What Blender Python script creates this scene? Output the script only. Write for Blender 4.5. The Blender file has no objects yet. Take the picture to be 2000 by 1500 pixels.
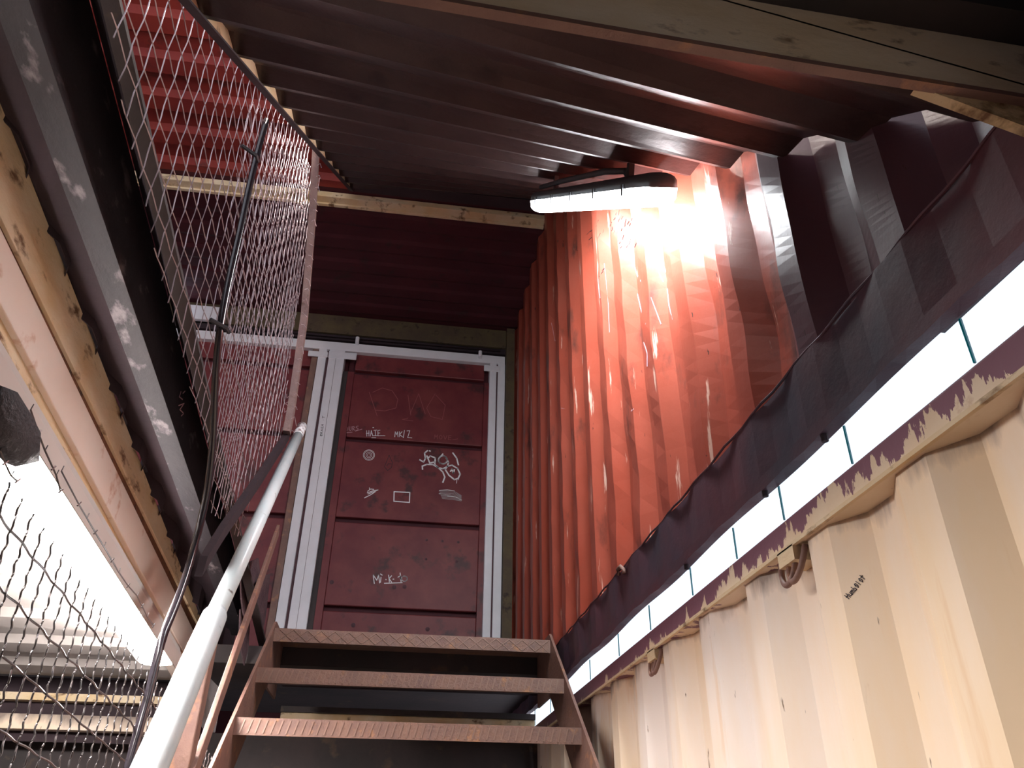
import bpy, bmesh, math, random
from mathutils import Vector, Matrix
random.seed(7)
SC = bpy.context.scene
COL = SC.collection

# ------------------------------------------------------------------ camera, sky, exposure
F = 1541.0
RW = Matrix(((0.98962, -0.08216, -0.11884), (-0.14397, -0.50693, -0.84999), (0.00959, 0.85831, -0.51353)))
def _norm_rows(m):
    y = Vector((-261, -919, -F)).normalized()
    z = Vector((30, 2580, -F)).normalized(); z = (z - y * z.dot(y)).normalized()
    x = y.cross(z)
    return Matrix((x, y, z))
RW = _norm_rows(RW)
cam_d = bpy.data.cameras.new('camera'); cam_d.sensor_width = 36; cam_d.lens = F / 2000 * 36
cam_d.clip_start = 0.02
cam = bpy.data.objects.new('camera', cam_d); COL.objects.link(cam)
cam.matrix_world = RW.to_4x4()
SC.camera = cam
w = bpy.data.worlds.new('sky'); SC.world = w; w.use_nodes = True
bg = w.node_tree.nodes['Background']
bg.inputs[0].default_value = (0.86, 0.88, 1.0, 1); bg.inputs[1].default_value = 1.7
SC.view_settings.view_transform = 'Standard'; SC.view_settings.look = 'None'
SC.view_settings.exposure = 0.0; SC.view_settings.gamma = 1.0
SC.view_settings.use_curve_mapping = False
LAMP_R, LAMP_L, LAMP_H = 66.0, 195.0, 120.0      # emission of the upper, lower and unseen stand-in tube fixtures

def ray(px, py): return RW @ Vector((px - 1000, -(py - 750), -F))
def aX(p, X): r = ray(*p); return r * (X / r.x)
def aY(p, Y): r = ray(*p); return r * (Y / r.y)
def aZ(p, Z): r = ray(*p); return r * (Z / r.z)

# ------------------------------------------------------------------ materials
def mat(name, c1, c2=None, rust=None, rust_amt=0.0, rough=0.6, metal=0.0, scale=6.0, stretch=(1, 1, 1),
        bump=0.15, spots=None, spot_amt=0.0, spot_scale=40.0, spec=0.4, emit=None, layer=None):
    m = bpy.data.materials.new(name); m.use_nodes = True
    nt = m.node_tree; N = nt.nodes; L = nt.links
    b = N['Principled BSDF']; b.inputs['Roughness'].default_value = rough; b.inputs['Metallic'].default_value = metal
    b.inputs['Specular IOR Level'].default_value = spec
    tc = N.new('ShaderNodeTexCoord'); mp = N.new('ShaderNodeMapping'); mp.inputs['Scale'].default_value = stretch
    L.new(tc.outputs['Object'], mp.inputs['Vector'])
    def noise(sc, det=8, vec=mp.outputs['Vector'], rgh=.6, off=None):
        n = N.new('ShaderNodeTexNoise'); n.inputs['Scale'].default_value = sc; n.inputs['Detail'].default_value = det
        n.inputs['Roughness'].default_value = rgh
        if off is not None:
            m2 = N.new('ShaderNodeMapping'); m2.inputs['Location'].default_value = off; L.new(vec, m2.inputs['Vector']); vec = m2.outputs['Vector']
        L.new(vec, n.inputs['Vector']); return n.outputs['Fac']
    def ramp(f, a, z_):
        r = N.new('ShaderNodeMapRange'); r.inputs['From Min'].default_value = a; r.inputs['From Max'].default_value = z_
        L.new(f, r.inputs['Value']); return r.outputs['Result']
    def mix(f, A, B):
        x = N.new('ShaderNodeMix'); x.data_type = 'RGBA'
        if f is None: x.inputs[0].default_value = .5
        else: L.new(f, x.inputs[0])
        for k, v in ((6, A), (7, B)):
            if isinstance(v, tuple): x.inputs[k].default_value = (*v[:3], 1)
            else: L.new(v, x.inputs[k])
        return x.outputs[2]
    col = c1
    if c2: col = mix(ramp(noise(scale), .35, .65), c1, c2)
    if rust: col = mix(ramp(noise(scale * 1.7, 10, off=(3, 1, 7)), .66 - rust_amt * .28, .76 - rust_amt * .28), col, rust)
    if spots: col = mix(ramp(noise(spot_scale, 4, off=(9, 2, 1)), .72 - spot_amt * .2, .75 - spot_amt * .2), col, spots)
    if layer: col = layer(N, L, tc, mix, ramp, noise, col)
    if isinstance(col, tuple): b.inputs['Base Color'].default_value = (*col[:3], 1)
    else: L.new(col, b.inputs['Base Color'])
    if bump:
        bp = N.new('ShaderNodeBump'); bp.inputs['Strength'].default_value = bump; bp.inputs['Distance'].default_value = .01
        L.new(noise(scale * 6, 6), bp.inputs['Height']); L.new(bp.outputs['Normal'], b.inputs['Normal'])
    if emit:
        b.inputs['Emission Color'].default_value = (*emit[0], 1); b.inputs['Emission Strength'].default_value = emit[1]
    return m

def sepxyz(N, L, tc):
    s = N.new('ShaderNodeSeparateXYZ'); L.new(tc.outputs['Object'], s.inputs[0]); return s
def mnode(N, L, op, a, b_):
    q = N.new('ShaderNodeMath'); q.operation = op
    for k, v in ((0, a), (1, b_)):
        if isinstance(v, (int, float)): q.inputs[k].default_value = v
        else: L.new(v, q.inputs[k])
    return q.outputs[0]

def red_layer(N, L, tc, mix, ramp, noise, col):
    # pale rubbed streaks, dark chips and vertical scrapes worn into the red paint
    mp = N.new('ShaderNodeMapping'); mp.inputs['Scale'].default_value = (14, 14, 1.6); mp.inputs['Rotation'].default_value = (.12, 0, 0)
    L.new(tc.outputs['Object'], mp.inputs['Vector'])
    st = noise(1.6, 6, vec=mp.outputs['Vector'])
    col = mix(ramp(st, .64, .68), col, (.80, .52, .42))
    # the nearest few ribs turn dark plum, with an uneven border
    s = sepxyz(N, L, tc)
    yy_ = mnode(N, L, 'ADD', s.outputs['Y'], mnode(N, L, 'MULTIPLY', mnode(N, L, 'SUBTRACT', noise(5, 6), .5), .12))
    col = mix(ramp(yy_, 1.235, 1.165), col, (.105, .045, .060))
    mp2 = N.new('ShaderNodeMapping'); mp2.inputs['Scale'].default_value = (30, 22, 6); mp2.inputs['Rotation'].default_value = (.5, 0, 0)
    L.new(tc.outputs['Object'], mp2.inputs['Vector'])
    ch = noise(1.5, 4, vec=mp2.outputs['Vector'])
    col = mix(ramp(ch, .70, .72), col, (.05, .02, .02))
    return col
def cream_layer(N, L, tc, mix, ramp, noise, col):
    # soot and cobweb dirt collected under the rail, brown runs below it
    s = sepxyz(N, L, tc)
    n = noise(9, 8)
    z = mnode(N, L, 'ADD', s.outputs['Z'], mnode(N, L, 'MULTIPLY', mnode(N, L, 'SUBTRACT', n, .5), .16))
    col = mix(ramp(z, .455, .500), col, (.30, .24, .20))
    mp = N.new('ShaderNodeMapping'); mp.inputs['Scale'].default_value = (9, 9, .9); L.new(tc.outputs['Object'], mp.inputs['Vector'])
    st = noise(1.3, 6, vec=mp.outputs['Vector'])
    return mix(ramp(st, .60, .74), col, (.74, .47, .22))
def slotrail_layer(N, L, tc, mix, ramp, noise, col):
    # maroon top coat flaking off a cream base along a ragged height
    s = sepxyz(N, L, tc)
    mp = N.new('ShaderNodeMapping'); mp.inputs['Scale'].default_value = (3, 6, 1.6); L.new(tc.outputs['Object'], mp.inputs['Vector'])
    n = noise(3.0, 8, vec=mp.outputs['Vector'], rgh=.65)
    yterm = mnode(N, L, 'MULTIPLY', s.outputs['Y'], .020)
    z = mnode(N, L, 'ADD', s.outputs['Z'], yterm)
    z = mnode(N, L, 'ADD', z, mnode(N, L, 'MULTIPLY', mnode(N, L, 'SUBTRACT', n, .5), .24))
    return mix(ramp(z, .531, .5325), col, (.20, .085, .12))

M = {}
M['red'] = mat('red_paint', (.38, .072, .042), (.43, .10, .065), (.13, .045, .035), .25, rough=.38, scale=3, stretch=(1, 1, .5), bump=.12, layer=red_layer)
M['maroon'] = mat('maroon_paint', (.15, .022, .030), (.22, .045, .045), (.08, .025, .028), .35, rough=.5, scale=4, bump=.1)
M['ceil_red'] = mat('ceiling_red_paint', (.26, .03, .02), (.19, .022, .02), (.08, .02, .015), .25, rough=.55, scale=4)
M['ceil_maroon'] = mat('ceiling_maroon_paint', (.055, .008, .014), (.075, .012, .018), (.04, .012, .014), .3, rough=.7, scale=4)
M['band'] = mat('lower_rail_paint', (.13, .045, .06), (.055, .05, .075), (.16, .08, .09), .1, rough=.55, scale=2.6, bump=.2)
M['cream'] = mat('cream_paint', (.88, .79, .71), (.86, .66, .43), (.40, .22, .09), .02, rough=.5, scale=2.2, stretch=(1, 1.6, .35), bump=.1, spots=(.22, .14, .07), spot_amt=.12, spot_scale=22, layer=cream_layer)
M['cream_rail'] = mat('cream_rail_paint', (.78, .66, .50), (.72, .56, .38), (.42, .20, .08), .12, rough=.5, scale=5, layer=slotrail_layer)
M['cream_rust'] = mat('rusty_cream_paint', (.72, .60, .42), (.66, .48, .26), (.16, .08, .035), .36, rough=.6, scale=8, stretch=(1, .6, 1.4), bump=.3)
M['white_face'] = mat('pale_rail_paint', (.80, .70, .62), (.80, .66, .56), (.50, .22, .10), .20, rough=.45, scale=4)
M['rust'] = mat('brown_rust', (.14, .06, .03), (.22, .10, .05), (.06, .03, .02), .4, rough=.8, scale=12, bump=.5)
M['brown'] = mat('rust_brown_steel', (.27, .155, .12), (.20, .11, .09), (.38, .19, .11), .3, rough=.55, scale=10, bump=.3)
M['tread'] = mat('tread_steel', (.26, .15, .11), (.20, .12, .10), (.40, .20, .10), .25, rough=.5, scale=12, bump=.3)
M['grey_steel'] = mat('stained_grey_steel', (.034, .028, .032), (.020, .017, .021), (.20, .17, .18), .22, rough=.6, scale=9, stretch=(1, .5, 1), bump=.2)
M['black'] = mat('near_black_steel', (.028, .018, .022), (.04, .024, .03), rough=.75, scale=6)  # two near-black steel tones mixed by noise
M['dark'] = mat('dark_grey_steel', (.06, .045, .045), (.04, .035, .035), (.10, .07, .05), .2, rough=.7, scale=5)
M['slope'] = mat('sloped_sheet_steel', (.050, .030, .030), (.072, .045, .042), (.04, .025, .025), .3, rough=.40, metal=.55, scale=5, bump=.15)
M['white_frame'] = mat('white_frame_paint', (.92, .91, .95), (.86, .85, .88), rough=.5, scale=8, bump=.05)
M['seam'] = mat('dark_seam', (.12, .06, .07), rough=.8, bump=0)
M['olive'] = mat('olive_rust_header', (.13, .095, .045), (.09, .06, .04), (.05, .03, .02), .3, rough=.7, scale=9)
M['wire'] = mat('galvanised_wire', (.52, .43, .45), rough=.35, metal=.5, bump=0)
M['wire_dark'] = mat('woven_steel_wire', (.16, .14, .14), (.10, .09, .09), rough=.32, metal=.6, bump=0)
M['cable'] = mat('black_cable', (.018, .014, .018), rough=.2, bump=0, spec=.8)
M['rail_white'] = mat('chipped_white_handrail_paint', (.66, .73, .75), (.60, .69, .72), (.10, .05, .04), .05, rough=.25, scale=9, bump=.05)
M['chipped'] = mat('handrail_end_paint', (.76, .78, .80), (.7, .7, .72), (.14, .04, .03), .62, rough=.4, scale=16)
M['housing'] = mat('lamp_housing', (.10, .11, .12), rough=.5, bump=0)
M['pale_housing'] = mat('pale_lamp_housing', (.55, .50, .46), rough=.5, bump=0)
M['post'] = mat('dull_post_steel', (.20, .13, .125), (.26, .18, .16), (.12, .07, .05), .2, rough=.6, scale=14, bump=.3)
M['beam_cream'] = mat('stained_beam_paint', (.88, .76, .58), (.80, .64, .42), (.20, .10, .04), .22, rough=.6, scale=6, stretch=(1, 1, 2), bump=.2)
M['roof_cream'] = mat('dull_cream_roof_paint', (.36, .33, .31), (.30, .27, .25), rough=.6, scale=3)
M['tread_wear'] = mat('worn_raised_bars', (.30, .19, .15), rough=.4, metal=.2, bump=0)
M['clip'] = mat('lamp_clip', (.03, .03, .035), rough=.4, bump=0)
M['tube_r'] = mat('lit_diffuser_upper', (.9, .95, 1), rough=.4, bump=0, emit=((.93, .97, 1), LAMP_R))
M['tube_l'] = mat('lit_diffuser_lower', (.9, .95, 1), rough=.4, bump=0, emit=((1, .93, .9), LAMP_L))
M['tube_h'] = mat('lit_diffuser_hidden', (.9, .95, 1), rough=.4, bump=0, emit=((1, .90, .82), LAMP_H))
M['spot_l'] = mat('small_lit_lens', (.9, .9, 1), rough=.4, bump=0, emit=((.75, .8, 1), 12.0))
M['ink_white'] = mat('white_marker', (.97, .95, .96), rough=.6, bump=0)
M['ink_pink'] = mat('pink_marker', (.62, .36, .40), rough=.6, bump=0)
M['ink_faint'] = mat('scratched_lines', (.34, .10, .10), rough=.6, bump=0)
M['ink_black'] = mat('black_marker', (.03, .02, .03), rough=.6, bump=0)
M['ink_grey'] = mat('rubbed_chalk', (.42, .38, .39), rough=.8, bump=0)
M['teal'] = mat('teal_glass_edge', (.0, .22, .27), rough=.2, bump=0)
M['grime'] = mat('torn_purple_cloth', (.10, .06, .075), (.17, .11, .12), rough=.85, scale=18, bump=.6)
M['tape'] = mat('black_plastic_wrap', (.035, .03, .035), rough=.5, scale=20, bump=.6)
g = bpy.data.materials.new('clear_window_glass'); g.use_nodes = True
_n = g.node_tree.nodes; _l = g.node_tree.links; _n.remove(_n['Principled BSDF'])
_t = _n.new('ShaderNodeBsdfTransparent'); _g = _n.new('ShaderNodeBsdfGlossy'); _x = _n.new('ShaderNodeMixShader')
_t.inputs[0].default_value = (.93, .98, .98, 1); _g.inputs['Roughness'].default_value = .02; _x.inputs[0].default_value = .06
_l.new(_t.outputs[0], _x.inputs[1]); _l.new(_g.outputs[0], _x.inputs[2]); _l.new(_x.outputs[0], _n['Material Output'].inputs[0])
M['glass'] = g

# ------------------------------------------------------------------ mesh helpers (all geometry in world metres)
def link(name, verts, faces, m, parent=None, smooth=False):
    me = bpy.data.meshes.new(name); me.from_pydata([tuple(v) for v in verts], [], faces)
    bm = bmesh.new(); bm.from_mesh(me); bmesh.ops.recalc_face_normals(bm, faces=bm.faces); bm.to_mesh(me); bm.free()
    me.materials.append(M[m] if isinstance(m, str) else m)
    if smooth: me.polygons.foreach_set('use_smooth', [True] * len(me.polygons))
    o = bpy.data.objects.new(name, me); COL.objects.link(o)
    if parent:
        base = Vector((0, 0, 0)); q = parent
        while q: base += Vector(q.location) if q.type == 'EMPTY' else Vector((0, 0, 0)); q = q.parent if q.type == 'EMPTY' else None
        o.parent = parent
        if parent.type == 'EMPTY': o.matrix_parent_inverse = Matrix.Translation(-base)
    return o
def struct(o): o['kind'] = 'structure'; return o
def tag(o, label, cat, group=None):
    o['label'] = label; o['category'] = cat
    if group: o['group'] = group
    return o
def thing(name, loc, label=None, cat=None, group=None):
    o = bpy.data.objects.new(name, None); o.empty_display_size = .05; o.location = loc; COL.objects.link(o)
    if label: tag(o, label, cat, group)
    return o
class MB:
    def __init__(s): s.v = []; s.f = []
    def add(s, v, f):
        k = len(s.v); s.v += [Vector(q) for q in v]; s.f += [tuple(i + k for i in q) for q in f]; return s
    def box(s, x0, x1, y0, y1, z0, z1):
        v = [(x, y, z) for x in (x0, x1) for y in (y0, y1) for z in (z0, z1)]
        return s.add(v, [(0, 1, 3, 2), (4, 6, 7, 5), (0, 4, 5, 1), (2, 3, 7, 6), (0, 2, 6, 4), (1, 5, 7, 3)])
    def loft(s, rings, caps=True):     # rings: equal-length closed point loops
        n = len(rings[0]); v = [p for r in rings for p in r]; f = []
        for a in range(len(rings) - 1):
            for i in range(n):
                j = (i + 1) % n; f.append((a * n + i, a * n + j, (a + 1) * n + j, (a + 1) * n + i))
        if caps: f += [tuple(range(n)), tuple(range((len(rings) - 1) * n, len(rings) * n))]
        return s.add(v, f)
    def tube(s, pts, r, n=8, caps=True):
        pts = [Vector(p) for p in pts]; rings = []
        rr = r if isinstance(r, (list, tuple)) else [r] * len(pts)
        up = Vector((.13, .2, 1)).normalized()
        for i, p in enumerate(pts):
            d = (pts[min(i + 1, len(pts) - 1)] - pts[max(i - 1, 0)]).normalized()
            a = d.cross(up)
            if a.length < .05: a = d.cross(Vector((1, 0, 0)))
            a.normalize(); b_ = d.cross(a).normalized()
            rings.append([p + (a * math.cos(t) + b_ * math.sin(t)) * rr[i] for t in [2 * math.pi * k / n for k in range(n)]])
        return s.loft(rings, caps)
    def build(s, name, m, parent=None, smooth=False): return link(name, s.v, s.f, m, parent, smooth)
def box(name, m, parent, *a): return MB().box(*a).build(name, m, parent)
def bevel(o, wd=.003, seg=2):
    b_ = o.modifiers.new('bevel', 'BEVEL'); b_.width = wd; b_.segments = seg; b_.limit_method = 'ANGLE'; return o

def corr_pts(y0, y1, edge, per=.277, depth=.036):
    """(Y, inset) breakpoints of a trapezoidal container wall; crest ends at Y = edge + k*per"""
    out = []
    k0 = math.floor((y0 - edge) / per) - 1; k1 = math.ceil((y1 - edge) / per) + 1
    for k in range(k0, k1 + 1):
        e = edge + k * per
        out += [(e - .26 * per, 0), (e, 0), (e + .24 * per, depth), (e + .5 * per, depth)]
    pts = [(y, d) for y, d in out if y0 < y < y1]
    def at(y):
        for (a, da), (b_, db) in zip(out, out[1:]):
            if a <= y <= b_: return da + (db - da) * (y - a) / (b_ - a)
        return 0
    return [(y0, at(y0))] + pts + [(y1, at(y1))]
def corr_wall(name, m, x, y0, y1, z0f, z1f, edge, sgn=1, depth=.036, parent=None, dents=None, rows=1, per=.277, thick=.003):
    """corrugated sheet in the plane x, inset away from the shaft (sgn), between heights z0f(y) and z1f(y)"""
    P = corr_pts(y0, y1, edge, per, depth); V = []; Fc = []
    n = rows + 1
    for side in (0, 1):
        for y, d in P:
            for r in range(n):
                a, b_ = z0f(y), z1f(y); z = a + (b_ - a) * r / rows
                dx = dents(y, z) if dents else 0
                V.append((x + sgn * (d + side * thick + dx), y, z))
    S = len(P) * n
    for i in range(len(P) - 1):
        for r in range(rows):
            a = i * n + r; q = (a, a + 1, a + n + 1, a + n)
            Fc += [q, tuple(S + k for k in q)]
    for i in range(len(P) - 1):
        for r in (0, n - 1): a = i * n + r; Fc.append((a, a + n, S + a + n, S + a))
    for i in (0, len(P) - 1):
        for r in range(rows): a = i * n + r; Fc.append((a, a + 1, S + a + 1, S + a))
    return link(name, V, Fc, m, parent)

# ------------------------------------------------------------------ right side: lower cream container, glazed slot, upper red container
WX = .70
FZ = -1.62
struct(box('floor', 'dark', None, -2.9, .85, -1.3, 5.2, FZ - .05, FZ))
cw = struct(corr_wall('wall_right_lower', 'cream', WX, -1.2, 4.1, lambda y: FZ, lambda y: .484, 1.518))
# top side rail of the cream container, with lip and underside
r1 = struct(MB().box(.69, .80, -1.2, 4.2, .482, .536).build('trim_1', 'cream_rail'))
bevel(r1, .004)
link('lip', *(lambda m_: (m_.v, m_.f))(MB().box(.684, .691, -1.2, 4.2, .480, .487)), 'cream_rust', r1)
# upper red container
def slopeR(y): return .283 + .9 * y
def zc_r(y): return min(slopeR(y) + .10, 3.47) if y > .3 else .60
def dent(y, z):
    v = 0
    for (a, b_, s_, h) in ((1.55, 1.15, .10, .012), (1.95, 1.35, .12, -.010), (1.28, .98, .08, .010), (2.3, 1.1, .14, .012), (1.1, 1.0, .07, -.008), (1.42, 1.45, .10, .008)):
        v += h * math.exp(-((y - a) ** 2 + (z - b_) ** 2) / (2 * s_ * s_))
    return v + .0025 * math.sin(z * 23 + y * 9) * math.sin(y * 31)
RE = 1.98
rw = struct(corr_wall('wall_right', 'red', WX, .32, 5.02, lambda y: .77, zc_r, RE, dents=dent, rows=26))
bd = corr_wall('trim_2', 'band', .688, .32, 5.02, lambda y: .632 + .006 * math.sin(y * 7), lambda y: .785, RE, depth=.007, rows=3, thick=.012,
               dents=lambda y, z: .0012 * math.sin(y * 5)); struct(bd)
fl = MB()
ys = [.32 + i * .04 for i in range(118)]
fl.loft([[(.678, y, .617 + .0035 * math.sin(y * 9) + .002 * math.sin(y * 37)), (.702, y, .617 + .0035 * math.sin(y * 9)), (.702, y, .636), (.678, y, .640)] for y in ys])
fl.build('bottom_flange', 'band', bd)
sm = MB().tube([(.690, .35 + i * .05, .787 + .003 * math.sin(i * 1.7)) for i in range(90)], .003, 6)
sm.build('weld_seam', 'band', bd)
# glazed slot: panes and their teal edges
win = struct(thing('window_1', (.7045, 2.2, .577)))
TY = [.10, .44, .76, 1.067, 1.318, 1.548, 1.826, 2.175, 2.515, 2.915, 3.30, 3.69, 4.10]
for a, b_ in zip(TY, TY[1:]):
    box('glass_pane', 'glass', win, .7035, .7055, a + .0019, b_ - .0019, .538, .624)
for y in TY:
    MB().add([(.703, y - .0014, .548), (.703, y + .0014, .548), (.706, y + .0014, .548), (.706, y - .0014, .548),
              (.703, y - .0018, .617), (.703, y + .0018, .617), (.706, y + .0018, .617), (.706, y - .0018, .617)],
             [(0, 1, 2, 3), (4, 5, 6, 7), (0, 1, 5, 4), (1, 2, 6, 5), (2, 3, 7, 6), (3, 0, 4, 7)]).build('glass_edge', 'teal', win)
# bolts under the red rail
for y in (1.10, 1.34, 1.80):
    tag(MB().tube([(.686, y, .622), (.686, y, .603)], .006, 8).build('bolt', 'black'),
        {1.10: 'small dark bolt under the dented rail above the glazed gap, nearest', 1.34: 'small dark bolt on the rail lip, middle of three along the gap',
         1.80: 'small round-headed bolt hanging below the rail, farthest along the gap'}[y], 'bolt')

# lashing rings hanging under the cream rail
def ring(y, label):
    t = thing('lashing_ring', (.69, y, .48), label, 'ring', 'lashing rings under the cream rail')
    box('bracket', 'cream_rust', t, .684, .735, y - .032, y + .03, .455, .483)
    for dy, tw in ((-.016, .35), (.020, -.25)):
        pts = []
        for k in range(15):
            a = math.pi * (.02 + 1.0 * k / 14)
            pts.append((.692 - .036 * math.sin(a) * .35 + .008, y + dy + .030 * math.cos(a) + tw * .02 * math.sin(a), .474 - .052 * math.sin(a)))
        MB().tube(pts, .0055, 10).build('ring', 'brown', t, True)
    return t
ring(1.30, 'bent rusty lashing ring pair on the cream wall, larger and nearer one')
ring(2.13, 'bent rusty lashing ring pair on the cream wall, small one beside the stairs')

# ------------------------------------------------------------------ far wall: container door end, header, frames, doors
DY = 5.0
wb = struct(box('wall_back', 'ceil_maroon', None, -2.9, .80, DY + .06, DY + .12, -1.62, 3.5))
hd = struct(box('trim_3', 'olive', None, -2.8, .64, DY - .05, DY + .06, 3.30, 3.46))
box('gasket_strip', 'black', hd, -2.8, .64, DY - .03, DY + .05, 3.255, 3.30)
MB().tube([(-1.3, DY - .05, 3.275), (.6, DY - .05, 3.275)], .010, 8).build('locking_rod', 'black', hd, True)
for px in (698, 938):
    p = aY((px, 664 if px == 698 else 691), DY - .07)
    MB().tube([p + Vector((0, .02, -.022)), p + Vector((0, 0, -.022)), p + Vector((0, 0, .022))], .014, 8).build('pale_stud', 'white_frame', hd)
fr = struct(thing('door_frame', (-.1, DY, .78)))
fr.name = 'trim_4'
def fbox(name, m, *a): return bevel(box(name, m, fr, *a), .004)
fbox('head_rail', 'white_frame', -1.80, .636, DY - .05, DY + .05, 3.155, 3.225)
fbox('jamb', 'white_frame', -.728, -.670, DY - .055, DY + .05, .80, 3.155)
fbox('edge_strip', 'brown', -.775, -.732, DY - .04, DY + .02, .80, 3.155)
fbox('seam', 'seam', -.670, -.652, DY - .03, DY + .05, .80, 3.155)
fbox('jamb', 'white_frame', -.652, -.540, DY - .055, DY + .05, .80, 3.155)
fbox('gasket', 'dark', -.540, -.505, DY - .02, DY + .05, .80, 3.0)
fbox('seam', 'seam', -.601, -.599, DY - .057, DY - .05, .80, 3.12)
fbox('jamb', 'white_frame', .522, .573, DY - .055, DY + .05, .80, 3.155)
fbox('seam', 'seam', .573, .583, DY - .04, DY + .05, .80, 3.155)
fbox('jamb', 'white_frame', .583, .637, DY - .055, DY + .05, .80, 3.155)
fbox('cap_plate', 'white_frame', -.655, -.455, DY - .062, DY - .05, 3.080, 3.135)
fbox('cap_plate', 'white_frame', -.800, -.66, DY - .062, DY - .05, 3.080, 3.125)
fbox('cap_plate', 'white_frame', .478, .60, DY - .062, DY - .05, 3.080, 3.130)
fbox('left_block', 'white_frame', -1.76, -1.42, DY - .08, DY, 3.30, 3.42)
struct(box('trim_5', 'olive', None, .640, .700, DY - .10, DY + .06, .78, 3.45))
def door(name, x0, x1):
    t = struct(thing(name, ((x0 + x1) / 2, DY, .80)))
    zs = [.79, 1.300, 1.877, 2.463, 3.005, 3.155]
    for i, (a, b_) in enumerate(zip(zs, zs[1:])):
        g0, g1 = (.017 if i else 0), (.017 if i < 4 else 0)
        bevel(box('door_panel', 'maroon', t, x0 + .045, x1 - .035, DY - .012, DY + .03, a + g0, b_ - g1), .006)
    box('door_backing', 'ceil_maroon', t, x0, x1, DY + .028, DY + .055, .79, 3.155)
    box('stile', 'maroon', t, x0, x0 + .045, DY - .018, DY + .05, .79, 3.0)
    box('stile', 'maroon', t, x1 - .035, x1, DY - .018, DY + .05, .79, 3.0)
    return t
d1 = door('door_1', -.505, .522)
d2 = door('door_2', -1.80, -.728)
dots = [(625, 1137), (648, 1137), (770, 1147), (790, 1146), (690, 1221), (835, 1229), (833, 1055), (864, 1057), (895, 1059), (832, 1092), (892, 1097)]
for p in dots:
    c = aY(p, DY - .013); r_ = .014 if p[1] > 1100 else .009
    MB().loft([[c + Vector((r_ * k * math.cos(t), -.004 * (1 - k) - .001, r_ * k * math.sin(t))) for t in [math.pi * 2 * q / 10 for q in range(10)]] for k in (1, .6, .2)]).build('rivet', 'seam', d1)

# ---- graffiti: marker lines on the door (flat print)
GLY = {'S': [[(1, 1), (.4, 1), (.1, .75), (.9, .35), (.6, 0), (0, .05)]], 'O': [[(.5, 1), (.1, .7), (.1, .3), (.5, 0), (.9, .3), (.9, .7), (.5, 1)]],
       'U': [[(.1, 1), (.15, .2), (.5, 0), (.85, .2), (.9, 1)]], 'R': [[(.1, 0), (.1, 1), (.7, .95), (.8, .65), (.15, .5), (.95, 0)]],
       'H': [[(.1, 1), (.1, 0)], [(.9, 1), (.85, 0)], [(-.1, .5), (1, .55)]], 'A': [[(0, 0), (.45, 1), (.9, 0)], [(.2, .4), (.8, .4)]],
       'T': [[(0, 1), (1.1, 1.05)], [(.5, 1), (.55, 0)]], 'E': [[(.9, 1), (.1, .95), (.1, 0), (1, 0)], [(.1, .5), (.8, .5)]],
       'M': [[(0, 0), (.15, 1), (.5, .4), (.85, 1), (1, 0)]], 'K': [[(.1, 1), (.15, 0)], [(.9, 1), (.15, .45), (1, 0)]],
       '/': [[(.1, 0), (.6, 1.1)]], 'Z': [[(0, 1), (.9, 1), (.1, 0), (1.4, -.1)]], 'V': [[(0, 1), (.5, 0), (1, 1)]],
       'D': [[(.1, 0), (.1, 1), (.7, .9), (1, .5), (.7, .1), (.1, 0)]], 'i': [[(.4, .6), (.45, 0)], [(.35, .95), (.5, 1.0)]],
       '.': [[(.4, .35), (.5, .42)]], 'd': [[(.8, 1), (.8, -.2)], [(.8, .6), (.3, .6), (.2, .2), (.8, .1)]],
       'o': [[(.5, .9), (.1, .5), (.4, 0), (.9, .3), (.8, .8), (.5, .9)], [(.45, .5), (.55, .45)]], 'h': [[(.1, 1), (.1, 0)], [(.1, .5), (.7, .5), (.8, 0)]],
       'u': [[(.1, .6), (.15, .1), (.7, .05), (.8, .6)], [(.8, .6), (.9, 0)]], 'm': [[(0, 0), (.05, .6), (.4, .6), (.45, 0)], [(.45, .5), (.85, .6), (.9, 0)]],
       'b': [[(.1, 1), (.1, 0), (.7, 0), (.8, .4), (.1, .5)]], 'l': [[(.3, 1), (.4, 0)]], 't': [[(.4, 1.1), (.45, 0)], [(0, .7), (.9, .75)]],
       '3': [[(.1, 1), (.9, .9), (.3, .5), (.9, .2), (.1, 0)]], '0': [[(.5, 1), (.1, .5), (.5, 0), (.9, .5), (.5, 1)]], '-': [[(0, .4), (1, .5)]], '@': [[(.8, .5), (.4, .7), (.3, .3), (.8, .4), (.9, .9), (.2, 1), (0, .4), (.4, -.1), (.9, 0)]]}
def word(s, p0, p1, h, gap=.25):
    """stroke lettering laid along p0->p1 in photograph pixels, height h px"""
    out = []; dx, dy = p1[0] - p0[0], p1[1] - p0[1]; L_ = math.hypot(dx, dy); ux, uy = dx / L_, dy / L_; vx, vy = uy, -ux
    cw_ = L_ / len(s)
    for i, ch in enumerate(s):
        for st in GLY.get(ch, []):
            out.append([(p0[0] + ux * (i + x * (1 - gap)) * cw_ + vx * y * h, p0[1] + uy * (i + x * (1 - gap)) * cw_ + vy * y * h) for x, y in st])
    return out
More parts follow.
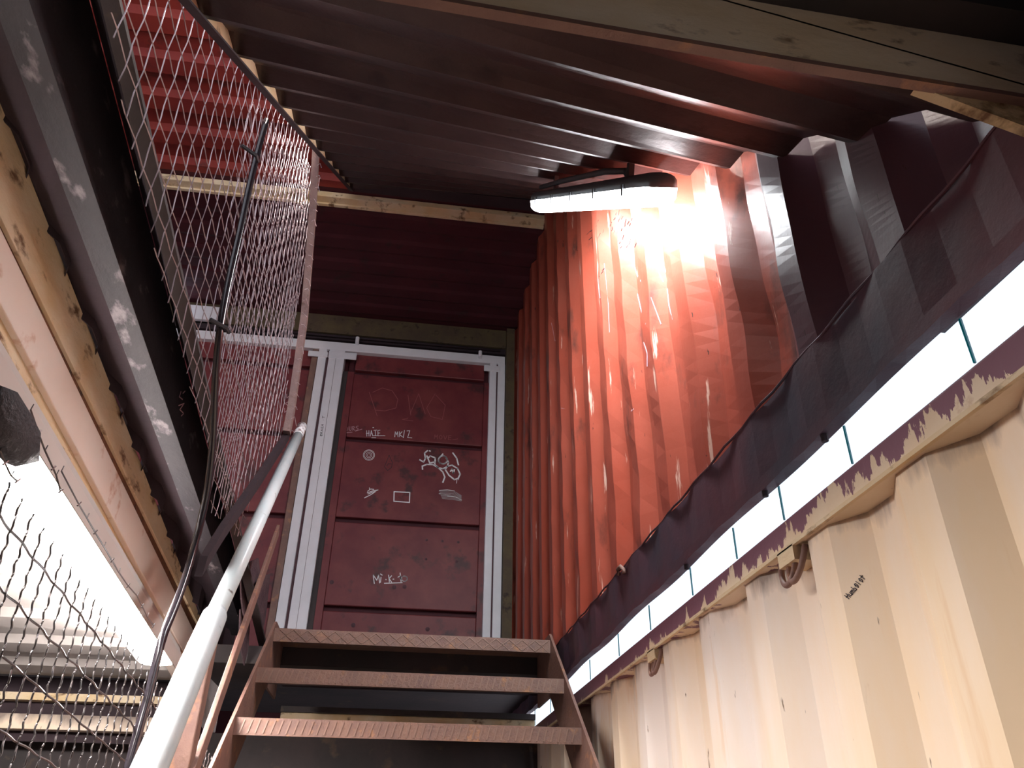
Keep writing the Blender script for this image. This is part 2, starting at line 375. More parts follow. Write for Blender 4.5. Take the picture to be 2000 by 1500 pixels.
def ink(name, m, strokes, place, wd, nrm, parent):
    mb = MB()
    for st in strokes:
        P = [place(p) for p in st]
        for a, b_ in zip(P, P[1:]):
            d = (b_ - a); 
            if d.length < 1e-6: continue
            d.normalize(); s_ = d.cross(nrm).normalized() * wd / 2; a2 = a - d * wd * .35; b2 = b_ + d * wd * .35
            mb.add([a2 - s_, a2 + s_, b2 + s_, b2 - s_, a2 - s_ - nrm * .0015, a2 + s_ - nrm * .0015, b2 + s_ - nrm * .0015, b2 - s_ - nrm * .0015],
                   [(0, 1, 2, 3), (4, 5, 6, 7), (0, 1, 5, 4), (1, 2, 6, 5), (2, 3, 7, 6), (3, 0, 4, 7)])
    return mb.build(name, m, parent)
onD = lambda p: aY(p, DY - .0145)
NY = Vector((0, -1, 0))
Z7 = lambda L_: [(640 + x / 6.667, 820 + y / 6.667) for x, y in L_]
circ = lambda c, r, n=20, sq=.92: [(c[0] + r * math.cos(2 * math.pi * k / n), c[1] + r * sq * math.sin(2 * math.pi * k / n)) for k in range(n + 1)]
ink('painted_tag', 'ink_white', [Z7(s_) for s_ in (
    [(1300, 400), (1262, 432), (1272, 500), (1250, 550), (1200, 520)], [(1325, 402), (1335, 408)],
    [(1292, 470), (1330, 562), (1395, 548), (1402, 495), (1335, 470), (1302, 505)],
    circ((1500, 522), 56), [(1402, 530), (1392, 580), (1440, 622), (1500, 636), (1560, 605), (1572, 555), (1545, 500)], [(1450, 500), (1500, 445)],
    [(1235, 642), (1232, 602), (1290, 580), (1370, 582), (1440, 622), (1500, 680), (1525, 745), (1500, 812)],
    [(1530, 645), (1560, 602), (1620, 590), (1690, 632), (1725, 705), (1700, 762), (1650, 778), (1580, 722), (1530, 645)],
    [(1600, 670), (1622, 640), (1635, 695), (1650, 650)], [(1630, 430), (1680, 500), (1702, 585)])], onD, .0085 * 1.15, NY, d1)
ink('tag_drip', 'ink_white', [Z7([(1704, 750), (1704, 780)]), Z7([(1685, 770), (1678, 825)])], onD, .004, NY, d1)
ink('drawn_rectangle', 'ink_white', [Z7([(865, 935), (1070, 945), (1065, 1075), (862, 1060), (865, 935)])], onD, .007, NY, d1)
ink('drawn_rings', 'ink_white', [Z7(circ((537, 458), r_)) for r_ in (74, 60, 38, 20)], onD, .003, NY, d1)
ink('leaf_mark', 'ink_white', [Z7([(520, 930), (560, 900), (600, 905)]), Z7([(515, 950), (600, 920), (640, 915)]), Z7([(525, 965), (590, 940), (655, 912)]), Z7([(480, 1015), (560, 975), (620, 935)]), Z7([(545, 885), (545, 905)])], onD, .0055, NY, d1)
ink('rubbed_patch', 'ink_grey', [Z7([(1450 + 6 * k, 925 + 14 * k), (1640 - 2 * k, 925 + 16 * k), (1740, 985 + 10 * k)]) for k in range(8)], onD, .0035, NY, d1)
ink('rubbed_patch_line', 'ink_white', [Z7([(1455, 918), (1560, 910), (1650, 925)]), Z7([(1450, 960), (1540, 975), (1600, 970)]), Z7([(1560, 990), (1660, 1000), (1745, 1045)])], onD, .004, NY, d1)
ink('marker_word', 'ink_pink', word('SOURS', (668, 842), (702, 840), 8) + [[(660, 841), (667, 839)], [(676, 845), (688, 844)], [(694, 842), (707, 838)]], onD, .0035, NY, d1)
ink('marker_word', 'ink_white', word('HATE', (716, 852), (745, 851), 11) + [[(728, 851), (752, 851)], [(726, 855), (734, 855)], [(728, 835), (730, 835)]], onD, .004, NY, d1)
ink('marker_word', 'ink_white', word('MK', (771, 853), (788, 853), 10) + word('/Z', (787, 855), (804, 854), 13), onD, .0045, NY, d1)
ink('marker_word', 'ink_faint', word('MOVE', (848, 857), (884, 859), 8) + [[(884, 859), (894, 857)]], onD, .004, NY, d1)
ink('marker_letter', 'ink_pink', word('T', (657, 886), (671, 888), 12), onD, .003, NY, d1)
Z1 = lambda L_: [(500 + x / 3.571, 640 + y / 3.571) for x, y in L_]
ink('scratched_letters', 'ink_faint', [Z1([(790, 450), (845, 615)]), Z1([(815, 450), (880, 420), (950, 440), (990, 500), (975, 560), (900, 580), (835, 575)]),
    Z1([(1060, 470), (1080, 610)]), Z1([(1060, 630), (1020, 640), (1095, 650)]), Z1([(1075, 600), (1135, 460), (1180, 600)]), Z1([(1250, 460), (1190, 560), (1220, 620), (1300, 640), (1320, 540), (1255, 470)])], onD, .004, NY, d1)
Z2 = lambda L_: [(500 + x / 3.571, 1000 + y / 3.571) for x, y in L_]
ink('marker_word', 'ink_white', [Z2([(825, 498), (818, 440), (842, 475), (855, 440), (862, 495)]), Z2([(872, 455), (868, 490)]), Z2([(868, 432), (880, 440)]), Z2([(905, 470), (908, 472)]),
    Z2([(925, 440), (930, 488)]), Z2([(945, 445), (928, 465), (945, 488)]), Z2([(955, 468), (962, 468)]), Z2([(1005, 425), (1012, 490)]), Z2([(990, 455), (1005, 445), (1012, 470)]),
    Z2(circ((1035, 465), 20)), Z2([(895, 497), (1020, 493)])], onD, .0055, NY, d1)
ink('dark_drawing', 'ink_black', [Z7([(800, 460), (740, 610), (780, 660), (830, 620), (845, 560), (800, 460)]), Z7([(770, 600), (790, 570), (835, 575)])], onD, .003, NY, d1)
ink('marker_word', 'ink_pink', word('303', (572, 770), (566, 812), -12), onD, .0035, NY, d2)
ink('marker_word', 'ink_pink', word('SE0', (446, 860), (472, 858), 12), onD, .003, NY, d2)
ink('small_writing', 'ink_black', word('@RAEAL.T', (629, 852), (634, 812), 4), lambda p: aY(p, DY - .0565), .0022, NY, fr)
def on_slope(p):
    d = ray(*p); k = .036 / .0665      # x = .70 + (1.169 - y) * k on the face of the rib turned to the stairs
    return d * ((.6985 + 1.169 * k) / (d.x + d.y * k))
# word on the cream wall and pale scratches on the channel
ink('handwritten_word', 'ink_black', word('Humbolot', (1657, 1170), (1691, 1128), 11, .15), on_slope, .0008, Vector((-.88, -.476, 0)), cw)

# dark flecks and pale scrapes on the red sheet around the lamp
_P = corr_pts(.35, 5.0, RE)
def inset(y):
    for (a, da), (b_, db) in zip(_P, _P[1:]):
        if a <= y <= b_: return da + (db - da) * (y - a) / max(1e-9, b_ - a)
    return 0
def on_wall(p):
    d = ray(*p); d = d / d.x; x = .690
    while x < .745:
        q = d * x
        if x >= WX + inset(q.y) + dent(q.y, q.z) - .0016: return q
        x += .0006
    return d * .70
rs = random.Random(5)
fk = [[(1146, 458), (1152, 452), (1161, 446)], [(1164, 442), (1168, 430)], [(1167, 466), (1172, 456)], [(1150, 468), (1155, 464)], [(1170, 540), (1177, 530)], [(1176, 528), (1180, 524)]]
for k in range(34):
    x, y = rs.gauss(1212, 11), rs.uniform(418, 486); l_ = rs.uniform(3, 9); fk.append([(x, y), (x + rs.uniform(.5, 3), y - l_)])
ink('dark_flecks', 'ink_black', fk, on_wall, .0035, Vector((-1, 0, 0)), rw)
Z6 = lambda L_: [(900 + x * .35, 400 + y * .35) for x, y in L_]
ink('pale_scrapes', 'ink_pink', [Z6(q) for q in ([(765, 415), (768, 470), (775, 520)], [(800, 330), (822, 560), (828, 710)], [(935, 265), (965, 330), (985, 400)], [(985, 500), (1005, 590), (1030, 665)],
    [(1000, 420), (1060, 520), (1115, 665)], [(1110, 265), (1125, 320), (1142, 375)], [(1100, 370), (1128, 430)], [(1150, 470), (1160, 560), (1180, 640)], [(1020, 770), (1038, 830), (1038, 900)], [(505, 660), (525, 760)], [(560, 1135), (590, 1142)], [(950, 1150), (962, 1140)])], on_wall, .0045, Vector((-1, 0, 0)), rw)
hk = [aX(p, .684) for p in ((1209, 1122), (1206, 1112), (1212, 1106), (1218, 1112), (1219, 1120))]
MB().tube(hk, .006, 8).build('wire_hook', 'brown', bd, True)

# ------------------------------------------------------------------ ceilings
def rib_sheet(name, m, pts, xa, xb, parent=None, thick=.003):
    """pts: list of (y, zLeft, zRight): a ribbed sheet swept across X"""
    V = []; Fc = []
    for s_ in (0, thick):
        for y, za, zb in pts: V += [(xa, y, za + s_), (xb, y, zb + s_)]
    n = len(pts) * 2
    for i in range(len(pts) - 1):
        a = 2 * i; q = (a, a + 1, a + 3, a + 2); Fc += [q, tuple(n + k for k in q)]
        Fc += [(a, a + 2, n + a + 2, n + a), (a + 1, a + 3, n + a + 3, n + a + 1)]
    Fc += [(0, 1, n + 1, n), (n - 2, n - 1, 2 * n - 1, 2 * n - 2)]
    return link(name, V, Fc, m, parent)
def ribs(y0, y1, per, amp, zf, zg=None, duty=(.30, .42, .80, .92), ph=0.):
    P = []; y = y0 + ph
    P.append((y0, 0))
    while y < y1:
        for d, a in ((duty[0], 0), (duty[1], 1), (duty[2], 1), (duty[3], 0)):
            if y0 < y + d * per < y1: P.append((y + d * per, a))
        y += per
    P.append((y1, P[-1][1]))
    zg = zg or zf
    return [(y, zf(y) + a * amp, zg(y) + a * amp) for y, a in P]
CZ = 3.45
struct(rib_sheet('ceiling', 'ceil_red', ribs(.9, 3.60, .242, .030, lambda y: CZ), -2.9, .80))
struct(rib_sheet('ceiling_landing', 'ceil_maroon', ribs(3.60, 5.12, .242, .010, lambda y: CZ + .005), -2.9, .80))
struct(box('wall_left_far', 'ceil_maroon', None, -2.96, -2.9, .9, 5.12, 1.0, 3.55))
slopeL = lambda y: .600 + .79 * y
sc = struct(rib_sheet('ceiling_sloped', 'slope', ribs(.50, 3.56, .226, .042, lambda y: slopeL(y) + .012, lambda y: slopeR(y), duty=(.05, .12, .62, .95), ph=-.10), -.496, .712))
pl = MB().loft([[(-.502, y, slopeL(y) - .002), (-.496, y, slopeL(y) - .002), (-.496, y, slopeL(y) + .075), (-.502, y, slopeL(y) + .075)] for y in (.45, 2.0, 3.62)])
struct(pl.build('trim_6', 'cream_rust'))
ed = MB().loft([[(-.500, y, slopeL(y) - .010), (-.478, y, slopeL(y) - .010), (-.478, y, slopeL(y) - .004), (-.500, y, slopeL(y) - .004)] for y in (.45, 3.60)])
tag(ed.build('edge_angle', 'black'), 'thin dark steel edge along the foot of the sloped ceiling, above the mesh', 'edging')
# cross beam where the slope meets the landing ceiling
bm_ = struct(thing('trim_7', (-.5, 3.63, 3.40)))
bevel(box('beam', 'cream_rust', bm_, -2.9, .705, 3.635, 3.70, 3.408, 3.448), .004)
bevel(box('beam_lip', 'cream_rust', bm_, -2.9, .705, 3.690, 3.712, 3.396, 3.446), .002)
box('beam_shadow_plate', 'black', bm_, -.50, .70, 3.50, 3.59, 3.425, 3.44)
# near end beam of the slope, above the camera
nb = struct(thing('trim_8', (.2, .5, .73)))
a_, b2_, c_ = aY((200, -103), .5), aY((1560, 130), .5), aY((2080, 212), .5)
bevel(MB().loft([[(p.x, .500, p.z + .006), (p.x, .500, p.z + .125), (p.x, .505, p.z + .125), (p.x, .505, p.z + .006)] for p in (a_, b2_, c_)]).build('beam_face', 'beam_cream', nb), .003)
MB().loft([[(p.x, .494, p.z - .001), (p.x, .494, p.z + .006), (p.x, .506, p.z + .006), (p.x, .506, p.z - .001)] for p in (a_, b2_, c_)]).build('beam_lip', 'brown', nb)
MB().loft([[(p.x, .46, p.z + .105), (p.x, .46, p.z + .50), (p.x, .52, p.z + .50), (p.x, .52, p.z + .105)] for p in (a_, b2_, c_)]).build('dark_panel', 'dark', nb)
gp = [aY(p, .505) for p in ((1790, 168), (2060, 268), (2060, 208))]
MB().loft([[p for p in gp], [p + Vector((0, .012, 0)) for p in gp]]).build('gusset_plate', 'cream_rust', nb)
struct(box('ceiling_near', 'dark', None, -2.9, .85, -1.3, .46, 1.25, 1.3))
struct(box('wall_front', 'dark', None, -2.9, .85, -1.3, -1.25, FZ, 1.3))
struct(box('trim_9', 'black', None, .70, .80, -1.3, .34, .636, 1.3))
struct(box('light_stop', 'black', None, .765, .80, .2, .9, .70, 1.9))  # added light stop behind the red wall

# ------------------------------------------------------------------ stairs
SX0, SX1 = -.487, .640
steps = [(3.34, .780), (3.075, .577), (2.805, .372)]
dyS, dzS = .268, .204
while steps[-1][1] > FZ + .25: steps.append((steps[-1][0] - dyS, steps[-1][1] - dzS))
st = thing('staircase', (.08, .6, FZ), 'steep open metal staircase with diamond-pattern treads rising to the maroon doors', 'stairs')
def relief(mb, y, z0, z1, kind):
    """raised bars of the chequer plate on a tread's front lip"""
    n = 46 if kind else 20; wd = (SX1 - SX0 - .03) / n
    for i in range(n):
        x = SX0 + .02 + wd * i
        if kind: segs = [((x, z0 + .006), (x + wd * .45, z1 - .006))]
        else: segs = [((x, z0 + .004), (x + wd, z1 - .004)), ((x, z1 - .004), (x + wd, z0 + .004))]
        for (xa, za), (xb, zb) in segs:
            d = Vector((xb - xa, 0, zb - za)).normalized(); s_ = Vector((-d.z, 0, d.x)) * (.0022 if kind else .0015)
            A, B_ = Vector((xa, y, za)), Vector((xb, y, zb)); o_ = Vector((0, -.0022, 0))
            mb.add([A - s_, A + s_, B_ + s_, B_ - s_, A - s_ + o_, A + s_ + o_, B_ + s_ + o_, B_ - s_ + o_], [(4, 5, 6, 7), (0, 1, 5, 4), (1, 2, 6, 5), (2, 3, 7, 6), (3, 0, 4, 7)])
for i, (y, z) in enumerate(steps):
    mb = MB()
    dep = .30 if i else .34
    mb.loft([[(x, y, z - .052), (x, y, z), (x, y + dep, z), (x, y + dep, z - .005), (x, y + .005, z - .005), (x, y + .005, z - .052)] for x in (SX0, SX1)])
    tr = mb.build('tread', 'tread', st)
    if i < 7:
        rb = MB(); relief(rb, y, z - .052, z, i > 0); rb.build('raised_pattern', 'tread_wear', tr)
def stringer(x, th):
    s0, s1 = steps[0], steps[-1]
    sl = dzS / dyS
    y0, z0 = s0[0] + .02, s0[1] + .03; y1 = s1[0] - .1; z1 = z0 - (y0 - y1) * .765
    mb = MB().loft([[(x, y0 + .3, z0 + .0), (x + th, y0 + .3, z0 + .0), (x + th, y0 + .3, z0 - .25), (x, y0 + .3, z0 - .25)],
                    [(x, y0, z0), (x + th, y0, z0), (x + th, y0, z0 - .25), (x, y0, z0 - .25)],
                    [(x, y1, z1), (x + th, y1, z1), (x + th, y1, z1 - .25), (x, y1, z1 - .25)]])
    return mb.build('stringer', 'brown', st)
stringer(SX0 - .010, .010); stringer(SX1, .010)
struct(box('floor_landing', 'dark', None, -2.9, .70, 3.66, 5.05, .70, .775))
# end of the lower container behind the open risers
lb = struct(thing('trim_10', (.1, 4.05, .5)))
bevel(box('end_rail', 'cream_rust', lb, -.50, .69, 4.02, 4.12, .470, .56), .004)
box('end_rail_top', 'dark', lb, -.50, .69, 4.0, 4.13, .560, .585)
struct(box('wall_back_lower', 'dark', None, -2.9, .86, 4.08, 4.14, FZ, .47))
struct(box('wall_stair_under', 'black', None, -.50, .69, 3.9, 3.95, .66, .70))

# ------------------------------------------------------------------ left side rails, seen from below (lines measured at the rail's own plane)
def zl(p1, p2, X):
    a, b_ = aX(p1, X), aX(p2, X); s_ = (b_.z - a.z) / (b_.y - a.y)
    return lambda y, dz=0., dx=0.: Vector((X + dx, y, a.z + s_ * (y - a.y) + dz))
LX = -.85
Lp = zl((160, 980), (296, 1220), LX); Lg = zl((173, 980), (314, 1217), LX); Lw = zl((0, 598), (320, 1204), LX)
Lr = zl((130, 720), (381, 1241), LX); Lr2 = zl((142, 720), (396, 1241), LX); Lb = zl((115, 500), (400, 1232), LX)
Y0, Y1 = .35, 4.35
def strip(name, m, lo, hi, dx, parent, depth=.05):
    yy = [Y0 + (Y1 - Y0) * k / 6 for k in range(7)]
    return MB().loft([[lo(y, 0, dx), hi(y, 0, dx), hi(y, 0, dx - depth), lo(y, 0, dx - depth)] for y in yy]).build(name, m, parent)
lr = struct(thing('trim_11', (LX, 2.0, .8)))
bevel(strip('bottom_flange', 'white_face', Lp, Lg, .012, lr), .002)
strip('recess', 'cream_rust', Lg, Lw, -.012, lr)
bevel(strip('web', 'white_face', Lw, Lr, .004, lr), .003)
strip('rust_groove', 'rust', Lr, Lr2, -.006, lr)
bevel(strip('upper_rail', 'cream_rust', Lr2, Lb, .004, lr), .003)
# dark corrugated sheet standing on the rail
ws = struct(corr_wall('wall_left', 'black', LX + .022, Y0, Y1, lambda y: Lb(y).z - .015, lambda y: Lb(y).z + .45, 1.30, sgn=-1, depth=.036))
GL = zl((90, 100), (440, 1130), -.70); GR = zl((190, 60), (455, 1060), -.70); BR = zl((222, 60), (462, 1060), -.60); BR2 = zl((238, 60), (468, 1060), -.60)
ch = MB(); yy = [Y0 + (3.9 - Y0) * k / 6 for k in range(7)]
ch.loft([[GL(y), GR(y), GR(y, 0, -.012), GR(y, -.012, -.012), GL(y, .012, -.012), GL(y, .012, -.06), GL(y, 0, -.06)] for y in yy])
cho = ch.build('steel_channel', 'grey_steel'); tag(cho, 'wide stained grey steel channel running overhead beside the mesh', 'steel beam')
ink('scratched_marks', 'ink_pink', [[(354, 765), (351, 775), (357, 780)], [(358, 768), (362, 764)], [(350, 792), (360, 788), (352, 800), (358, 806)], [(355, 812), (359, 808)]], lambda p: aX(p, -.6985), .003, Vector((1, 0, 0)), cho)
sf = MB().loft([[GL(y, .012, -.01), (LX - .01, y, GL(y).z + .05), (LX - .01, y, GL(y).z + .06), GL(y, .03, -.01)] for y in yy])
struct(sf.build('ceiling_left', 'black'))
da = MB().loft([[GR(y, -.004, .004), BR(y), BR(y, .006), GR(y, .06, .004)] for y in yy])  # shading on the channel's flange, given as a black face
tag(da.build('dark_flange', 'black'), 'steel flange between the grey channel and the wire mesh, its shade coloured black', 'steel beam')
# lower-left container roof seen through the woven mesh, its end beam and dark wall
struct(rib_sheet('ceiling_lower', 'roof_cream', ribs(.2, 3.72, .30, .022, lambda y: .800 - .07 * (y - 1)), -2.9, -.845))
eb = struct(thing('trim_12', (-1.8, 3.8, .55)))
box('end_beam', 'cream_rust', eb, -2.9, -.87, 3.86, 3.92, .555, .585)
bevel(box('end_beam_lower', 'cream', eb, -2.9, -.87, 3.86, 3.93, .440, .500), .003)
box('end_beam_backing', 'black', eb, -2.9, -.87, 3.935, 3.96, .40, .66)
struct(box('wall_left_lower', 'dark', None, -2.96, -2.9, -1.3, 4.1, FZ, .66))

# ------------------------------------------------------------------ tube lamps
def fixture(name, pa, pb, updir, hw, hh, dh, tubem, label, n_clip=5, brackets=True):
    """pa/pb: ends of the axis at the joint between housing and diffuser"""
    pa, pb = Vector(pa), Vector(pb); d = (pb - pa).normalized(); L_ = (pb - pa).length
    u = Vector(updir); u = (u - d * u.dot(d)).normalized(); s_ = d.cross(u).normalized()
    t = thing(name, (pa + pb) / 2, label, 'lamp', 'tube lamps')
    def prof(top, inset):
        out = []
        for k in range(11):
            a = math.pi * k / 10
            out.append((math.cos(a) * (hw - inset), (math.sin(a) ** .55) * (hh if top else -dh) * (1 - inset * 4)))
        return out
    def shell(top, nm, m):
        rings = []
        for q, ins in ((0, .022), (.012, .008), (.035, 0), (L_ - .035, 0), (L_ - .012, .008), (L_, .022)):
            rings.append([pa + d * q + s_ * x + u * z for x, z in prof(top, ins)])
        return MB().loft(rings).build(nm, m, t, True)
    shell(True, 'housing', 'housing')
    shell(False, 'diffuser', tubem)
    for side in (-1, 1):
        for k in range(n_clip):
            c = pa + d * (L_ * (k + .5) / n_clip) + s_ * side * (hw + .002)
            MB().loft([[c + d * a + u * b_ + s_ * side * e for a, b_ in ((-.006, -.018), (.006, -.018), (.006, .012), (-.006, .012))] for e in (-.003, .003)]).build('clip', 'clip', t)
    if brackets:
        for q in (.18, .82):
            c = pa + d * L_ * q + u * (hh - .004)
            MB().loft([[c + d * a + s_ * b_ + u * e for a, b_ in ((-.010, -.008), (.010, -.008), (.010, .008), (-.010, .008))] for e in (0, .055)]).build('bracket', 'clip', t)
    return t, d, u, s_
na, fa = aX((1292, 366), .575), aX((1058, 393), .455)
cd = Vector((0, 1, .88)).normalized(); upv = Vector((-.12, -.85, 1))
t1, d_, u_, s__ = fixture('tube_lamp', na, fa, upv, .056, .040, .048, 'tube_r', 'glowing white tube lamp with grey housing hung under the sloped ceiling')
MB().tube([na + d_ * .26 + u_ * .040, na + d_ * .29 + u_ * .058, na + d_ * .42 + u_ * .064 - s__ * .02, na + d_ * .9 + u_ * .062 - s__ * .02, fa - d_ * .03 + u_ * .056 - s__ * .01], .010, 10).build('supply_conduit', 'housing', t1, True)
_lip = zl((160, 978), (345, 1290), -.74); _lft = zl((10, 980), (300, 1345), -.865)
la, lb_ = ((_lip(y) + _lft(y)) / 2 + Vector((0, 0, .030)) for y in (1.0, 2.98))
t2 = thing('tube_lamp', (la + lb_) / 2, 'overexposed white tube lamp behind the woven mesh at lower left', 'lamp', 'tube lamps')
dl = (lb_ - la).normalized(); dux = Vector((1, 0, 0)); duz = dl.cross(dux) * -1
if duz.z < 0: duz = -duz
def lprof(p, k=1.0): return [p + dux * x * k + duz * z * k for x, z in ((.050, .010), (.058, -.008), (.058, -.022), (.050, -.032), (.0, -.038), (-.050, -.034), (-.066, -.022), (-.066, .000), (-.05, .022), (-.03, .03), (.04, .024))]
for pe in (la - dl * .012, lb_ + dl * .004):
    MB().loft([lprof(pe, 1.0), lprof(pe + dl * .008, 1.0)]).build('end_cap', 'housing', t2) if pe.y < 1.5 else None
MB().loft([lprof(la, .7), lprof(la + dl * .02), lprof(lb_ - dl * .05), lprof(lb_ - dl * .015, .88), lprof(lb_, .55)]).build('diffuser', 'tube_l', t2, True)
MB().loft([[p + dux * x + duz * z for x, z in ((-.040, .032), (.050, .034), (.061, .010), (.061, -.040), (.064, -.040), (.064, .012), (.052, .040), (-.040, .040))] for p in (la, lb_ + dl * .01)]).build('housing', 'pale_housing', t2)  # stairs-side skirt added to keep lamp light off the upper right wall
t3, *_ = fixture('tube_lamp', (-.38, 1.35, 2.95), (-.38, 2.35, 3.15), Vector((0, 0, 1)), .050, .036, .040, 'tube_h', 'unseen stand-in tube lamp above the sloped ceiling, behind its sheet', brackets=False)  # unseen lamp added to light the upper-left ceiling ribs
sp = aY((350, 601), DY - .13)
t4 = thing('wall_lamp', sp, 'tiny bright lamp by the white block beyond the mesh', 'lamp')
box('lens', 'spot_l', t4, sp.x - .02, sp.x + .018, sp.y - .01, sp.y + .01, sp.z - .03, sp.z + .03)
box('lamp_case', 'housing', t4, sp.x - .03, sp.x + .03, sp.y + .01, sp.y + .13, sp.z - .04, sp.z + .04)

# ------------------------------------------------------------------ wire mesh panels
MX = -.54
def inside(poly, y, z):
    c = False; n = len(poly)
    for i in range(n):
        (a, b_), (e, f_) = poly[i], poly[(i + 1) % n]
        if (b_ > z) != (f_ > z) and y < (e - a) * (z - b_) / (f_ - b_) + a: c = not c
    return c
def clip_line(poly, horizontal, c):
    xs = []
    n = len(poly)
    for i in range(n):
        (a, b_), (e, f_) = poly[i], poly[(i + 1) % n]
        if horizontal: a, b_, e, f_ = b_, a, f_, e
        if (a - c) * (e - c) < 0: xs.append(b_ + (f_ - b_) * (c - a) / (e - a))
    xs.sort(); return [(xs[i], xs[i + 1]) for i in range(0, len(xs) - 1, 2)]
def weave(mb, poly, X, py, pz, r, wob, seg=.5):
    ys_ = [p[0] for p in poly]; zs_ = [p[1] for p in poly]
    cX = (lambda y, z: X) if not callable(X) else X
    def wire(P):
        mb.tube(P, r, 4, False)
    y = min(ys_) + py / 2; i = 0
    while y < max(ys_):
        for a, b_ in clip_line(poly, False, y):
            n = max(2, int((b_ - a) / (pz * seg))); P = []
            for k in range(n + 1):
                z = a + (b_ - a) * k / n; P.append(Vector((cX(y, z) + wob * math.cos(math.pi * (z / pz + i)), y + .004 * math.sin(z * 3.1 + i * .3), z)))
            wire(P)
        y += py; i += 1
    z = min(zs_) + pz / 2; i = 0
    while z < max(zs_):
        for a, b_ in clip_line(poly, True, z):
            n = max(2, int((b_ - a) / (py * seg))); P = []
            for k in range(n + 1):
                y = a + (b_ - a) * k / n; P.append(Vector((cX(y, z) - wob * math.cos(math.pi * (y / py + i)), y, z + .004 * math.sin(y * 2.7 + i * .3))))
            wire(P)
        z += pz; i += 1
mesh_poly = [tuple(aX(p, MX))[1:] for p in ((205, -60), (345, -60), (364, 7), (493, 140), (604, 276), (600, 420), (580, 600), (548, 860), (500, 935), (470, 1050), (458, 1045), (400, 840), (330, 600), (235, 200))]
fm = thing('wire_mesh_screen', (MX, 2.2, 1.2), 'tall woven wire screen filling the gap between sloped ceiling and stairs', 'wire mesh')
mb = MB(); weave(mb, mesh_poly, lambda y, z: MX + .004 * math.sin(y * 2.3) * math.sin(z * 2.0), .060, .064, .0014, .0015)
o = mb.build('woven_wires', 'wire', fm); o['kind'] = 'stuff'
p2 = [(y, z) for y, z in ((1.86, 1.30), (1.70, 1.95), (2.55, 2.62), (3.02, 2.95), (3.05, 1.75), (2.55, .92), (2.3, .86))]
mb = MB(); weave(mb, p2, lambda y, z: MX - .035 + .006 * math.sin(y * 5) * math.sin(z * 4), .064, .058, .0014, .0015)
o = mb.build('woven_wires_second_layer', 'wire', fm); o['kind'] = 'stuff'
P_ = [aX(p, MX + .012) for p in ((611, 286), (604, 420), (588, 620), (562, 800), (553, 845))]
mb = MB()
mb.loft([[p + Vector((.0, -.020, 0)), p + Vector((.028, -.020, 0)), p + Vector((.028, .020, 0)), p + Vector((0, .020, 0))] for p in P_])
mb.build('end_post', 'post', fm)
mb = MB().loft([[p + Vector((.0, -.008, -.03)), p + Vector((.02, -.008, -.03)), p + Vector((.02, .008, .03)), p + Vector((0, .008, .03))] for p in (aX((557, 848), MX + .01), aX((500, 935), MX + .01), aX((425, 1040), MX + .01), aX((385, 1105), MX + .01))])
mb.build('lower_frame', 'black', fm)
mb = MB().loft([[q(y, -.012, -.006), q(y, 0, .022), q(y, .012, .022), q(y, .012)] for y in yy for q in (BR,)])
mb.build('edge_frame', 'dark', fm)
# loose wire ends along the post
mb = MB()
for k in range(26):
    t_ = k / 25; p = P_[0].lerp(P_[-1], t_) + Vector((.030, -.022, 0))
    mb.tube([p, p + Vector((.012, random.uniform(-.012, .02), random.uniform(-.006, .012))), p + Vector((.02, random.uniform(-.01, .03), random.uniform(-.02, .0)))], .0012, 4, False)
o = mb.build('wire_ends', 'wire', fm); o['kind'] = 'stuff'

# lower woven screen: each crimped wire its own part
lm = thing('woven_screen', (MX, 1.6, FZ), 'dark crimped-wire woven screen in front of the lower left lamp', 'wire mesh')
sagm = lambda y: -.10 * (y - 1.05)
ztop = lambda y: aX((100, 985), MX).z + sagm(y) + .16 - .06
ypos = .80; i = 0
while ypos < 3.1:
    P = []; n = 280; za = -.55; zb_ = .435 + sagm(ypos)
    for k in range(n + 1):
        z = za + (zb_ - za) * k / n
        P.append(Vector((MX + .001 * math.cos(2 * math.pi * z / .030), ypos + .0013 * math.sin(2 * math.pi * z / .021 + i) + .0015 * math.sin(z * 5 + i), z)))
    MB().tube(P, .0016, 5, False).build('crimped_wire', 'wire_dark', lm)
    ypos += .047; i += 1
for k, z0 in enumerate((.388, .318, .249, .168, .09, .015, -.06, -.135, -.21, -.285)):
    P = []
    for q in range(121):
        y = .75 + 2.4 * q / 120
        P.append(Vector((MX + .002 * math.cos(math.pi * (y - .80) / .047 + k * math.pi), y, z0 + sagm(y) + .0006 * math.sin(2 * math.pi * y / .094 + k))))
    MB().tube(P, .0018, 5, False).build('long_wire', 'wire_dark', lm)
# frayed top wires in front of the bright lamp
fw = MB()
for (pp, rr) in (([(0, 880), (10, 905), (22, 930), (34, 940)], .0014), ([(60, 800), (75, 845), (88, 880), (104, 915), (110, 928), (118, 960)], .0014),
                 ([(120, 920), (154, 985), (170, 1012), (186, 1040), (203, 1068), (219, 1095), (232, 1118), (250, 1144), (268, 1164), (278, 1184), (288, 1205), (300, 1222)], .0013)):
    pts = [aX(p, MX + .004) for p in pp]; fw.tube(pts, rr, 5, False)
    for p in pts[::2]: fw.tube([p, p + Vector((.0, .003, .010))], .0009, 4, False)
    for p in pts[1::2]: fw.tube([p + Vector((0, -.004, -.004)), p + Vector((0, .005, .006))], .0015, 5)
fw.build('frayed_edge_wire', 'wire_dark', lm)
pw = [aX(p, MX) for p in ((-20, 745), (15, 758), (45, 805), (66, 845), (62, 905), (30, 912), (0, 880), (-25, 860))]
cpt = sum(pw, Vector()) / len(pw)
